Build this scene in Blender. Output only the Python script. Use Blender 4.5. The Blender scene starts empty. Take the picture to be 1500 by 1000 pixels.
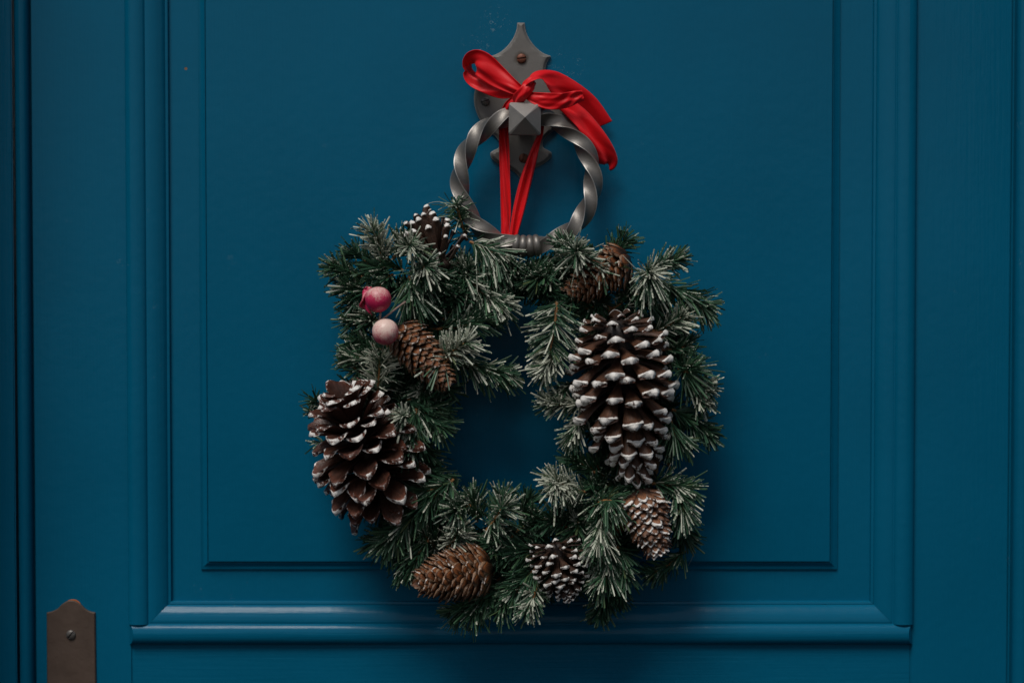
import bpy, bmesh, math, random
import numpy as np
from mathutils import Vector, Matrix
R = math.radians
SC = bpy.context.scene
COL = SC.collection
random.seed(7)

# ------------------------------------------------------------------ camera
CAM_D, CAM_F, PITCH = 1.30, 62.4, R(1.8)
cam_loc = Vector((0, -CAM_D*math.cos(PITCH), CAM_D*math.sin(PITCH)))
cd = bpy.data.cameras.new('camera'); cam = bpy.data.objects.new('camera', cd); COL.objects.link(cam)
cam.location = cam_loc; cam.rotation_euler = (R(90)-PITCH, 0, 0)
cd.lens = CAM_F; cd.sensor_width = 36; cd.clip_start = 0.01; cd.clip_end = 100
cd.dof.use_dof = True; cd.dof.focus_distance = CAM_D-0.045; cd.dof.aperture_fstop = 4.0
SC.camera = cam
# ------------------------------------------------------------------ light: soft overcast daylight from the upper left
SUN_EL, SUN_AZ = R(57), R(-22)          # azimuth measured from straight in front of the door (-y) towards -x
w = bpy.data.worlds.new('World'); SC.world = w; w.use_nodes = True
nt = w.node_tree; nt.nodes.clear()
sky = nt.nodes.new('ShaderNodeTexSky'); sky.sky_type = 'NISHITA'; sky.sun_disc = False
sky.sun_elevation = SUN_EL
sdir = Vector((math.sin(SUN_AZ)*math.cos(SUN_EL), -math.cos(SUN_AZ)*math.cos(SUN_EL), math.sin(SUN_EL)))
sky.sun_rotation = math.atan2(sdir.x, sdir.y)
sky.air_density = 1.0; sky.dust_density = 2.0; sky.ozone_density = 1.0
hs = nt.nodes.new('ShaderNodeHueSaturation'); hs.inputs['Saturation'].default_value = 0.5
bg = nt.nodes.new('ShaderNodeBackground'); bg.inputs['Strength'].default_value = 0.05
wo = nt.nodes.new('ShaderNodeOutputWorld')
nt.links.new(sky.outputs[0], hs.inputs['Color']); nt.links.new(hs.outputs[0], bg.inputs[0]); nt.links.new(bg.outputs[0], wo.inputs[0])
sl = bpy.data.lights.new('sun', 'SUN'); sl.energy = 1.75; sl.angle = R(26); sl.color = (1.0, 0.96, 0.9)
sun = bpy.data.objects.new('sun', sl); COL.objects.link(sun)
sun.rotation_euler = sdir.to_track_quat('Z', 'Y').to_euler(); sun.location = sdir*3
SC.view_settings.view_transform = 'Standard'; SC.view_settings.look = 'None'
SC.view_settings.exposure = 0.2; SC.view_settings.gamma = 1.0
SC.render.engine = 'CYCLES'
SC.cycles.max_bounces = 6

# ------------------------------------------------------------------ measuring: a point at h millimetres in front of the door face
PX = 0.0005
_f = Vector((0, math.cos(PITCH), -math.sin(PITCH))); _u = Vector((0, math.sin(PITCH), math.cos(PITCH)))
def P(px, py, h=0.0):
    d = _f + Vector((1, 0, 0))*((px-750)/1500*36/CAM_F) + _u*((500-py)/1500*36/CAM_F)
    t = (-h*0.001 - cam_loc.y)/d.y
    return cam_loc + d*t
def X(px, h=0.0): return P(px, 500, h).x
def Z(py, h=0.0): return P(750, py, h).z

# ------------------------------------------------------------------ objects
WORLD = {}
def adopt(o, parent):
    if parent is not None:
        o.parent = parent; o.matrix_parent_inverse = WORLD[parent.name].inverted()
def tag(o, label=None, cat=None, group=None, kind=None):
    if label: o['label'] = label
    if cat: o['category'] = cat
    if group: o['group'] = group
    if kind: o['kind'] = kind
    return o
def empty(name, loc):
    o = bpy.data.objects.new(name, None); COL.objects.link(o); o.location = loc
    o.empty_display_size = 0.02
    WORLD[o.name] = Matrix.Translation(Vector(loc)); return o
def obj(name, verts, faces, mat, parent=None, smooth=True, attrs=None, sharp=None):
    V = np.asarray([tuple(v) for v in verts] if not isinstance(verts, np.ndarray) else verts, dtype=float)
    c = (V.min(0)+V.max(0))/2
    me = bpy.data.meshes.new(name); me.from_pydata((V-c).tolist(), [], [list(f) for f in faces])
    me.validate(); me.update()
    if smooth: me.polygons.foreach_set('use_smooth', [True]*len(me.polygons))
    if sharp is not None: me.set_sharp_from_angle(angle=R(sharp))
    if attrs:
        for k, a in attrs.items():
            at = me.attributes.new(k, 'FLOAT', 'POINT'); at.data.foreach_set('value', np.asarray(a, dtype=np.float32))
    me.materials.append(mat)
    o = bpy.data.objects.new(name, me); COL.objects.link(o); o.location = c
    WORLD[o.name] = Matrix.Translation(Vector(c)); adopt(o, parent)
    return o
def inst(name, mesh, M, parent):
    o = bpy.data.objects.new(name, mesh); COL.objects.link(o)
    o.matrix_basis = M; adopt(o, parent); return o
def recalc(o):
    bm = bmesh.new(); bm.from_mesh(o.data); bmesh.ops.recalc_face_normals(bm, faces=bm.faces); bm.to_mesh(o.data); bm.free(); return o

# ------------------------------------------------------------------ materials
def nodes(name):
    m = bpy.data.materials.new(name); m.use_nodes = True
    t = m.node_tree; b = t.nodes['Principled BSDF']
    def N(k, **kw):
        n = t.nodes.new(k)
        for a, v in kw.items():
            if a in n.inputs: n.inputs[a].default_value = v
            else: setattr(n, a, v)
        return n
    return m, t, b, N
def ramp(n, stops):
    e = n.color_ramp.elements
    while len(e) > 1: e.remove(e[-1])
    for i, (p, c) in enumerate(stops):
        x = e[0] if i == 0 else e.new(p)
        x.position = p; x.color = (c[0], c[1], c[2], 1) if not isinstance(c, (int, float)) else (c, c, c, 1)
def mixc(t, N, fac, a, b, blend='MIX'):
    n = N('ShaderNodeMix', data_type='RGBA', blend_type=blend)
    for s, v in ((0, fac), (6, a), (7, b)):
        if isinstance(v, (int, float)): n.inputs[s].default_value = v
        elif isinstance(v, tuple): n.inputs[s].default_value = (*v, 1)
        else: t.links.new(v, n.inputs[s])
    return n.outputs[2]
def math_(t, N, op, a, b=0.0, clamp=False):
    n = N('ShaderNodeMath', operation=op, use_clamp=clamp)
    for s, v in ((0, a), (1, b)):
        if isinstance(v, (int, float)): n.inputs[s].default_value = v
        else: t.links.new(v, n.inputs[s])
    return n.outputs[0]
def geo_pos(N): return N('ShaderNodeNewGeometry').outputs['Position']

def paint_mat(name, col, grain):
    m, t, b, N = nodes(name); L = t.links.new
    pos = geo_pos(N)
    big = N('ShaderNodeTexNoise', Scale=7.0, Detail=4.0); L(pos, big.inputs['Vector'])
    c = mixc(t, N, big.outputs[0], tuple(x*0.84 for x in col), tuple(x*1.12 for x in col))
    # worn-off chips: rare tiny spots of bare wood / primer
    vo = N('ShaderNodeTexVoronoi', Scale=17.0); L(pos, vo.inputs['Vector'])
    sep = N('ShaderNodeSeparateColor'); L(vo.outputs['Color'], sep.inputs[0])
    spot = math_(t, N, 'LESS_THAN', vo.outputs['Distance'], 0.019)
    rare = math_(t, N, 'GREATER_THAN', sep.outputs[0], 0.55)
    chip = math_(t, N, 'MULTIPLY', spot, rare)
    c = mixc(t, N, chip, c, (0.22, 0.12, 0.07))
    # faint pale scuffs
    sn = N('ShaderNodeTexNoise', Scale=60.0, Detail=6.0, Roughness=0.7); L(pos, sn.inputs['Vector'])
    sm = N('ShaderNodeTexNoise', Scale=9.0, Detail=2.0); L(pos, sm.inputs['Vector'])
    s1 = N('ShaderNodeMapRange', **{'From Min': 0.64, 'From Max': 0.74}); L(sn.outputs[0], s1.inputs[0])
    s2 = N('ShaderNodeMapRange', **{'From Min': 0.52, 'From Max': 0.64}); L(sm.outputs[0], s2.inputs[0])
    sc = math_(t, N, 'MULTIPLY', math_(t, N, 'MULTIPLY', s1.outputs[0], s2.outputs[0]), 0.25)
    # scratches left around the knocker
    for (qx, qy, rr_) in ((728, 32, .016), (814, 92, .016), (700, 70, .014), (838, 98, .013)):
        d = N('ShaderNodeVectorMath', operation='DISTANCE'); L(pos, d.inputs[0]); d.inputs[1].default_value = tuple(P(qx, qy, 0))
        mk = N('ShaderNodeMapRange', **{'From Min': rr_, 'From Max': rr_*0.3, 'To Max': 0.32}); L(d.outputs['Value'], mk.inputs[0])
        fs = N('ShaderNodeTexNoise', Scale=420.0, Detail=3.0, Distortion=1.5); L(pos, fs.inputs['Vector'])
        f2 = N('ShaderNodeMapRange', **{'From Min': 0.62, 'From Max': 0.70}); L(fs.outputs[0], f2.inputs[0])
        sc = math_(t, N, 'MAXIMUM', sc, math_(t, N, 'MULTIPLY', mk.outputs[0], f2.outputs[0]))
    c = mixc(t, N, sc, c, (0.25, 0.4, 0.45))
    L(c, b.inputs['Base Color'])
    rr = N('ShaderNodeMapRange', **{'To Min': 0.16, 'To Max': 0.27}); L(big.outputs[0], rr.inputs[0]); L(rr.outputs[0], b.inputs['Roughness'])
    # brush marks along the wood and orange peel
    mp = N('ShaderNodeMapping'); mp.inputs['Scale'].default_value = (14, 500, 500) if grain == 'x' else (500, 500, 14)
    L(pos, mp.inputs[0])
    br = N('ShaderNodeTexNoise', Scale=1.0, Detail=3.0); L(mp.outputs[0], br.inputs['Vector'])
    op = N('ShaderNodeTexNoise', Scale=130.0, Detail=3.0); L(pos, op.inputs['Vector'])
    hsum = math_(t, N, 'ADD', math_(t, N, 'MULTIPLY', br.outputs[0], 0.9), op.outputs[0])
    hsum = math_(t, N, 'SUBTRACT', hsum, math_(t, N, 'MULTIPLY', chip, 1.0))
    bu = N('ShaderNodeBump', Strength=0.36, Distance=0.0005); L(hsum, bu.inputs['Height']); L(bu.outputs[0], b.inputs['Normal'])
    b.inputs['Specular IOR Level'].default_value = 0.17
    return m
BLUE = (0.001, 0.112, 0.21)
M_PV = paint_mat('blue_paint_vertical', BLUE, 'z')
M_PH = paint_mat('blue_paint_horizontal', BLUE, 'x')

def iron_mat(name, col, metal, rough, rust=None, bump=0.28, worn=True):
    m, t, b, N = nodes(name); L = t.links.new
    pos = geo_pos(N)
    n1 = N('ShaderNodeTexNoise', Scale=90.0 if bump < .8 else 60.0, Detail=6.0 if bump < .8 else 3.0, Roughness=0.65 if bump < .8 else 0.45); L(pos, n1.inputs['Vector'])
    n2 = N('ShaderNodeTexNoise', Scale=900.0, Detail=3.0); L(pos, n2.inputs['Vector'])
    c = mixc(t, N, n1.outputs[0], tuple(x*0.75 for x in col), tuple(x*1.25 for x in col))
    if rust:
        d = N('ShaderNodeVectorMath', operation='DISTANCE'); L(pos, d.inputs[0]); d.inputs[1].default_value = rust
        wob = math_(t, N, 'ADD', d.outputs['Value'], math_(t, N, 'MULTIPLY', math_(t, N, 'SUBTRACT', n1.outputs[0], 0.5), 0.006))
        rm = N('ShaderNodeMapRange', **{'From Min': 0.0040, 'From Max': 0.0062, 'To Min': 0.75, 'To Max': 0.0}); L(wob, rm.inputs[0])
        c = mixc(t, N, rm.outputs[0], c, (0.045, 0.026, 0.012))
    # rubbed edges, with the arris highlights painted into the same bright colour
    ge = N('ShaderNodeAttribute', attribute_name='edge'); pr = N('ShaderNodeMapRange', **{'From Min': 0.35, 'From Max': 1.0, 'To Max': 1.0}); L(ge.outputs['Fac'], pr.inputs[0])
    wear_glint = math_(t, N, 'MULTIPLY', pr.outputs[0], n1.outputs[0] if worn else 0.0)
    c = mixc(t, N, wear_glint, c, (0.55, 0.53, 0.50))
    L(c, b.inputs['Base Color']); b.inputs['Metallic'].default_value = metal
    rr = N('ShaderNodeMapRange', **{'To Min': rough-0.1, 'To Max': rough+0.12}); L(n1.outputs[0], rr.inputs[0]); L(rr.outputs[0], b.inputs['Roughness'])
    h = math_(t, N, 'ADD', math_(t, N, 'MULTIPLY', n1.outputs[0], 1.0), math_(t, N, 'MULTIPLY', n2.outputs[0], 0.5 if bump < .8 else 0.04))
    bu = N('ShaderNodeBump', Strength=min(1, bump), Distance=0.0006 if bump < .8 else 0.0011); L(h, bu.inputs['Height']); L(bu.outputs[0], b.inputs['Normal'])
    return m
M_IRON = iron_mat('wrought_iron', (0.185, 0.172, 0.158), 0.65, 0.43)
M_BOSS = iron_mat('boss_iron', (0.27, 0.255, 0.24), 0.35, 0.45)
M_PLATE = iron_mat('knocker_plate_iron', (0.15, 0.142, 0.132), 0.2, 0.5, rust=tuple(P(764, 86, 4.0)))
M_BROWN = iron_mat('brown_hammered_iron', (0.10, 0.068, 0.052), 0.2, 0.55, bump=0.9)
M_SCREW = iron_mat('screw_steel', (0.16, 0.15, 0.14), 0.6, 0.45)
M_RSCREW = iron_mat('rusty_screw', (0.16, 0.055, 0.03), 0.3, 0.5)
M_RUST, _t, _b, _N = nodes('orange_rust'); _b.inputs['Base Color'].default_value = (0.45, 0.11, 0.02, 1); _b.inputs['Roughness'].default_value = 0.8

def ribbon_mat():
    m, t, b, N = nodes('red_satin'); L = t.links.new
    pos = geo_pos(N)
    n = N('ShaderNodeTexNoise', Scale=120.0, Detail=3.0); L(pos, n.inputs['Vector'])
    c = mixc(t, N, n.outputs[0], (0.62, 0.003, 0.008), (0.78, 0.008, 0.014))
    L(c, b.inputs['Base Color']); b.inputs['Roughness'].default_value = 0.48
    b.inputs['Specular IOR Level'].default_value = 0.3
    b.inputs['Anisotropic'].default_value = 0.5
    b.inputs['Sheen Weight'].default_value = 0.25; b.inputs['Sheen Tint'].default_value = (1, 0.2, 0.2, 1)
    wv = N('ShaderNodeTexNoise', Scale=1500.0, Detail=2.0); L(pos, wv.inputs['Vector'])
    bu = N('ShaderNodeBump', Strength=0.15, Distance=0.0003); L(wv.outputs[0], bu.inputs['Height']); L(bu.outputs[0], b.inputs['Normal'])
    return m
M_RIB = ribbon_mat()

def needle_mat():
    m, t, b, N = nodes('pine_needles'); L = t.links.new
    pos = geo_pos(N)
    tone = N('ShaderNodeAttribute', attribute_name='tone').outputs['Fac']
    fr = N('ShaderNodeAttribute', attribute_name='frost').outputs['Fac']
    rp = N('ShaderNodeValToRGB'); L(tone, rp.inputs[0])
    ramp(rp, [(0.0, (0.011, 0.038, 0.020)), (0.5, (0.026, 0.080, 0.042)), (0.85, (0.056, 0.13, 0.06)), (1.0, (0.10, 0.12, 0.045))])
    n = N('ShaderNodeTexNoise', Scale=700.0, Detail=3.0, Roughness=0.6); L(pos, n.inputs['Vector'])
    x = math_(t, N, 'ADD', fr, math_(t, N, 'MULTIPLY', math_(t, N, 'SUBTRACT', n.outputs[0], 0.5), 1.1))
    mr = N('ShaderNodeMapRange', **{'From Min': 0.44, 'From Max': 0.66, 'To Max': 0.92}); L(x, mr.inputs[0])
    c = mixc(t, N, mr.outputs[0], rp.outputs[0], (0.56, 0.58, 0.48))
    L(c, b.inputs['Base Color']); b.inputs['Roughness'].default_value = 0.45
    bu = N('ShaderNodeBump', Strength=0.4, Distance=0.0002); L(n.outputs[0], bu.inputs['Height']); L(bu.outputs[0], b.inputs['Normal'])
    return m
M_NEEDLE = needle_mat()
def twig_mat():
    m, t, b, N = nodes('twisted_wire_twig'); L = t.links.new
    n = N('ShaderNodeTexNoise', Scale=300.0, Detail=3.0); L(geo_pos(N), n.inputs['Vector'])
    c = mixc(t, N, n.outputs[0], (0.06, 0.03, 0.012), (0.42, 0.19, 0.06)); L(c, b.inputs['Base Color']); b.inputs['Roughness'].default_value = 0.7
    return m
M_TWIG = twig_mat()

def cone_mat(name, stops, frost_at, frost_w, frost_amt, abax=True, rough=0.5, hw=0.33, dust=0.4):
    """stops: colour along the scale (local x 0..1); the frost is white paint dabbed on the scale's end."""
    m, t, b, N = nodes(name); L = t.links.new
    tc = N('ShaderNodeTexCoord'); sp = N('ShaderNodeSeparateXYZ'); L(tc.outputs['Object'], sp.inputs[0])
    oi = N('ShaderNodeObjectInfo'); pos = geo_pos(N)
    n = N('ShaderNodeTexNoise', Scale=420.0, Detail=4.0, Roughness=0.65); L(pos, n.inputs['Vector'])
    n2 = N('ShaderNodeTexNoise', Scale=1600.0, Detail=2.0); L(pos, n2.inputs['Vector'])
    yy = math_(t, N, 'DIVIDE', sp.outputs[1], hw); along = math_(t, N, 'ADD', sp.outputs[0], math_(t, N, 'MULTIPLY', math_(t, N, 'MULTIPLY', yy, yy), 0.16))
    rp = N('ShaderNodeValToRGB'); L(along, rp.inputs[0]); ramp(rp, stops)
    mp = N('ShaderNodeMapping'); mp.inputs['Scale'].default_value = (2.5, 34, 34); L(tc.outputs['Object'], mp.inputs[0])
    av = N('ShaderNodeVectorMath', operation='ADD'); L(mp.outputs[0], av.inputs[0]); rv = math_(t, N, 'MULTIPLY', oi.outputs['Random'], 40.0); L(rv, av.inputs[1])
    stk = N('ShaderNodeTexNoise', Scale=1.0, Detail=3.0); L(av.outputs[0], stk.inputs['Vector'])
    c = mixc(t, N, 1.0, rp.outputs[0], mixc(t, N, n.outputs[0], (0.45, 0.45, 0.45), (1.5, 1.45, 1.4)), 'MULTIPLY')
    sr = N('ShaderNodeMapRange', **{'From Min': 0.3, 'From Max': 0.7}); L(stk.outputs[0], sr.inputs[0])
    c = mixc(t, N, 1.0, c, mixc(t, N, sr.outputs[0], (0.5, 0.5, 0.5), (1.5, 1.45, 1.4)), 'MULTIPLY')
    dst = N('ShaderNodeMapRange', **{'From Min': 0.60, 'From Max': 0.78, 'To Max': dust}); L(n2.outputs[0], dst.inputs[0])
    c = mixc(t, N, dst.outputs[0], c, (0.30, 0.26, 0.23))
    vr = N('ShaderNodeMapRange', **{'To Min': 0.75, 'To Max': 1.2}); L(oi.outputs['Random'], vr.inputs[0])
    cb = N('ShaderNodeCombineColor')
    for i in range(3): L(vr.outputs[0], cb.inputs[i])
    c = mixc(t, N, 1.0, c, cb.outputs[0], 'MULTIPLY')
    e = N('ShaderNodeMapRange', **{'From Min': frost_at, 'From Max': frost_at+frost_w}); L(along, e.inputs[0])
    amt = math_(t, N, 'MULTIPLY', e.outputs[0], math_(t, N, 'ADD', math_(t, N, 'MULTIPLY', oi.outputs['Random'], 0.55), frost_amt-0.30))
    if abax:
        za = N('ShaderNodeMapRange', **{'From Min': -0.10, 'From Max': 0.0, 'To Min': 0.35, 'To Max': 1.0}); L(sp.outputs[2], za.inputs[0])
        amt = math_(t, N, 'MULTIPLY', amt, za.outputs[0])
    x = math_(t, N, 'ADD', amt, math_(t, N, 'MULTIPLY', math_(t, N, 'SUBTRACT', n.outputs[0], 0.5), 1.8))
    mr = N('ShaderNodeMapRange', **{'From Min': 0.50, 'From Max': 0.66}); L(x, mr.inputs[0])
    fz = math_(t, N, 'MULTIPLY', mr.outputs[0], math_(t, N, 'GREATER_THAN', along, frost_at-0.2))
    c = mixc(t, N, fz, c, (0.82, 0.79, 0.75))
    L(c, b.inputs['Base Color'])
    b.inputs['Roughness'].default_value = rough
    h = math_(t, N, 'ADD', math_(t, N, 'ADD', n.outputs[0], stk.outputs[0]), math_(t, N, 'ADD', math_(t, N, 'MULTIPLY', n2.outputs[0], 0.4), math_(t, N, 'MULTIPLY', fz, 0.5)))
    bu = N('ShaderNodeBump', Strength=0.55, Distance=0.0006); L(h, bu.inputs['Height']); L(bu.outputs[0], b.inputs['Normal'])
    return m
DK = (0.022, 0.010, 0.007); MB_ = (0.034, 0.014, 0.008); LB = (0.085, 0.036, 0.018); RD = (0.085, 0.030, 0.018); OR = (0.30, 0.12, 0.045)
M_CA = cone_mat('pine_scale_white_caps', [(0, DK), (0.45, MB_), (0.8, LB), (1, RD)], 0.87, 0.04, 0.92)  # necks coloured darker to stand in for shade from the scale above
M_CB = cone_mat('pine_scale_white_rims', [(0, DK), (0.5, (0.045, 0.021, 0.015)), (0.85, (0.064, 0.028, 0.020)), (1, (0.12, 0.042, 0.026))], 0.955, 0.04, 0.66, abax=False, rough=0.33, hw=0.33, dust=0.25)
M_CC = cone_mat('pine_scale_dark', [(0, DK), (0.6, (0.05, 0.024, 0.014)), (1, MB_)], 0.88, 0.06, 0.82)
M_CD = cone_mat('closed_scale_brown', [(0, DK), (0.45, (0.030, 0.012, 0.005)), (0.70, (0.095, 0.034, 0.012)), (0.86, (0.25, 0.088, 0.028)), (0.94, (0.08, 0.031, 0.013)), (0.97, (0.06, 0.026, 0.013)), (1, (0.26, 0.16, 0.10))], 0.88, 0.12, 0.30, rough=0.42, hw=0.24, dust=0.1)
M_CH = cone_mat('closed_scale_frosted', [(0, DK), (0.4, MB_), (0.8, (0.22, 0.095, 0.045)), (1, LB)], 0.82, 0.10, 0.62, hw=0.24, dust=0.2)
M_CORE = cone_mat('cone_core', [(0, (0.02, 0.01, 0.007)), (1, (0.02, 0.01, 0.007))], 5, 1, 0)
def berry_mat():
    m, t, b, N = nodes('frosted_pink_berry'); L = t.links.new
    pos = geo_pos(N); tc = N('ShaderNodeTexCoord'); sp = N('ShaderNodeSeparateXYZ'); L(tc.outputs['Object'], sp.inputs[0])
    oi = N('ShaderNodeAttribute', attribute_name='frost').outputs['Fac']
    n = N('ShaderNodeTexNoise', Scale=900.0, Detail=4.0, Roughness=0.7); L(pos, n.inputs['Vector'])
    n2 = N('ShaderNodeTexNoise', Scale=120.0, Detail=2.0); L(pos, n2.inputs['Vector'])
    x = math_(t, N, 'ADD', oi, math_(t, N, 'ADD', math_(t, N, 'MULTIPLY', math_(t, N, 'SUBTRACT', n.outputs[0], 0.5), 1.6), math_(t, N, 'MULTIPLY', math_(t, N, 'SUBTRACT', n2.outputs[0], 0.5), 1.1)))
    mr = N('ShaderNodeMapRange', **{'From Min': 0.2, 'From Max': 1.0, 'To Max': 0.95}); L(x, mr.inputs[0])
    c = mixc(t, N, mr.outputs[0], (0.50, 0.018, 0.085), (0.84, 0.64, 0.56)); L(c, b.inputs['Base Color'])
    b.inputs['Roughness'].default_value = 0.38
    bu = N('ShaderNodeBump', Strength=0.35, Distance=0.0003); L(n.outputs[0], bu.inputs['Height']); L(bu.outputs[0], b.inputs['Normal'])
    return m
M_BERRY = berry_mat()

# ------------------------------------------------------------------ door
def grid_faces(nu, nv, closed_v=False, off=0):
    F = []
    for i in range(nu-1):
        for j in range(nv if closed_v else nv-1):
            k = (j+1) % nv
            F.append((off+i*nv+j, off+i*nv+k, off+(i+1)*nv+k, off+(i+1)*nv+j))
    return F
def board(name, x0, x1, z0, z1, yb, yf, mat, parent, bev=0.0008):
    bm = bmesh.new(); bmesh.ops.create_cube(bm, size=1)
    for v in bm.verts: v.co = Vector(((x0+x1)/2+v.co.x*(x1-x0), (yb+yf)/2+v.co.y*(yb-yf), (z0+z1)/2+v.co.z*(z1-z0)))
    bmesh.ops.bevel(bm, geom=bm.edges[:], offset=bev, segments=2, affect='EDGES')
    vs = [v.co.copy() for v in bm.verts]; bm.verts.index_update()
    fs = [[v.index for v in f.verts] for f in bm.faces]; bm.free()
    return obj(name, vs, fs, mat, parent, smooth=True, sharp=35)
ZT, ZB = 0.46, -0.46
door = empty('panelled_door', (X(765), 0, ZB)); tag(door, 'blue painted panelled wooden door with raised centre panel behind the wreath', 'door')
xl0, xl1, xr0, xr1 = X(49), X(191), X(1336), X(1479)
zin = Z(879, -6)                                                     # inner (upper) edge of the bottom moulding
OUT = 61*PX
board('stile', xl0, xl1-0.0002, ZB, ZT, 0.04, 0, M_PV, door)
board('stile', xr0+0.0002, xr1, ZB, ZT, 0.04, 0, M_PV, door)
board('bottom_rail', xl1, xr0, ZB, zin-OUT+0.006, 0.04, 0.0001, M_PH, door, bev=0.0004)
# panel ground with raised field
PH = 0.006
panel = board('panel', xl1+0.004, xr0-0.004, zin-0.02, ZT-0.002, 0.03, PH, M_PV, door)
def field():
    # raised field: sunk line, small cove bevel, then the flat face (rings from outside to inside)
    xa, xb, za = X(293, -6), X(1228, -6), Z(833, -6)
    prof = [(0, 0.0001), (0, -0.0010), (0.4, -0.0016), (3, -0.0020), (6, -0.0027), (9, -0.0038), (10.6, -0.0046), (11.0, -0.0046), (11.2, -0.0034), (12.2, -0.0034), (12.5, -0.0052), (13.3, -0.0056), (15, -0.0057)]
    V, F = [], []
    for d, y in prof:
        dd = d*PX
        V += [(xa+dd, PH+y, ZT-0.003), (xa+dd, PH+y, za+dd), (xb-dd, PH+y, za+dd), (xb-dd, PH+y, ZT-0.003)]
    n = len(prof)
    for i in range(n-1):
        for j in range(3):
            a = i*4+j; F.append((a, a+1, a+5, a+4))
    F.append(((n-1)*4, (n-1)*4+1, (n-1)*4+2, (n-1)*4+3))
    o = obj('raised_field', V, F, M_PV, panel, smooth=True, sharp=25); recalc(o); return o
field()
# bolection moulding profile: (distance from the inner edge in px, height in mm)
def arc(cx, cy, rx, ry, a0, a1, n): return [(cx+rx*math.cos(R(a0+(a1-a0)*i/(n-1))), cy+ry*math.sin(R(a0+(a1-a0)*i/(n-1)))) for i in range(n)]
OGEE = [(0, -6.3), (0, -3.6), (0.6, -2.9), (2, -2.6), (4, -2.45), (4.5, -2.9)] + [(4.5+24*k/14, -2.9+6.4*math.sin(math.pi/2*k/14)**0.72) for k in range(1, 15)] + [(29.4, 3.5)]
TORUS = [(30.0, 3.3)] + arc(46, 1.6, 15.4, 5.2, 160, 4, 24) + [(61.2, 1.2), (61.2, -0.3)]
xi0, xi1 = X(250, -6), X(1276, -6)
xo0, xo1 = xi0-OUT, xi1+OUT
def moulding_vertical(side):
    V = []; prof = OGEE+TORUS
    for (d, h) in prof:
        dm = d*PX
        x = xi0-dm if side < 0 else xi1+dm
        zend = zin-dm+0.0002 if d < 30 else zin-31.5*PX-0
        V += [(x, -h*0.001, ZT), (x, -h*0.001, zend)]
    n = len(prof); F = [(2*i, 2*i+1, 2*i+3, 2*i+2) for i in range(n-1)]
    k = len(OGEE); F.append([2*i+1 for i in range(k-1, n)])
    o = obj('moulding', V, F, M_PV, door, smooth=True, sharp=40); recalc(o); return o
def moulding_bottom():
    V = []; prof = OGEE+TORUS; cols = 3
    for (d, h) in prof:
        dm = d*PX; z = zin-dm
        ins = 0.0 if d < 30 else max(0.0, (h-1.0)*0.0007)
        a = xi0-dm if d < 30 else xo0+ins
        b = xi1+dm if d < 30 else xo1-ins
        for q in range(cols): V.append((a+(b-a)*q/(cols-1), -h*0.001, z))
    n = len(prof); F = grid_faces(n, cols)
    k = len(OGEE)
    F.append([i*cols for i in range(k, n)][::-1]); F.append([i*cols+cols-1 for i in range(k, n)])
    o = obj('moulding', V, F, M_PH, door, smooth=True, sharp=40); recalc(o); return o
moulding_vertical(-1); moulding_vertical(1); moulding_bottom()
# door frame on both sides with a rounded bead next to the door
frame = empty('door_frame', (X(765), 0.0, ZB)); tag(frame, 'blue painted rounded frame at both sides of the door', 'door frame')
def jamb(side, xe, hb, wbead):
    s = side
    board('jamb', min(xe+s*0.30, xe+s*wbead), max(xe+s*0.30, xe+s*wbead), ZB, ZT, 0.06, -hb*0.8*0.001, M_PV, frame)
    prof = [(0.0, 40), (0.0, -3)] + [(wbead*(1-math.cos(R(a)))*0.93, -3-(hb-0)*math.sin(R(a))) for a in range(10, 180, 10)] + [(wbead*0.97, -hb*0.35), (wbead*0.99, -hb*0.3)]
    prof = [(0.0, 40), (0.0, -1)] + [((wbead-0.0012)*(1-math.cos(R(a)))/2, -1-(hb-1)*math.sin(R(a))**0.8) for a in range(8, 180, 8)] + [(wbead-0.0010, -2)]
    V = []
    for d, y in prof: V += [(xe+s*d, y*0.001, ZB), (xe+s*d, y*0.001, ZT)]
    F = [(2*i, 2*i+1, 2*i+3, 2*i+2) for i in range(len(prof)-1)]
    recalc(obj('bead', V, F, M_PV, frame, smooth=True, sharp=60))
jamb(-1, X(46), 8, 22*PX); jamb(1, X(1484), 9, 30*PX)
# unseen side blocks, added to cut off sky light and darken the door's edges
board('added_reveal', X(-420), X(-45), ZB, ZT, 0.06, -0.11, M_PV, frame); board('added_reveal', X(1560), X(1900), ZB, ZT, 0.06, -0.24, M_PV, frame)
board('rebate', X(38), X(49)-0.0002, ZB, ZT, 0.05, 0.0032, M_PV, frame); board('rebate', X(1479)+0.0002, X(1492), ZB, ZT, 0.05, 0.0032, M_PV, frame)

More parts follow.
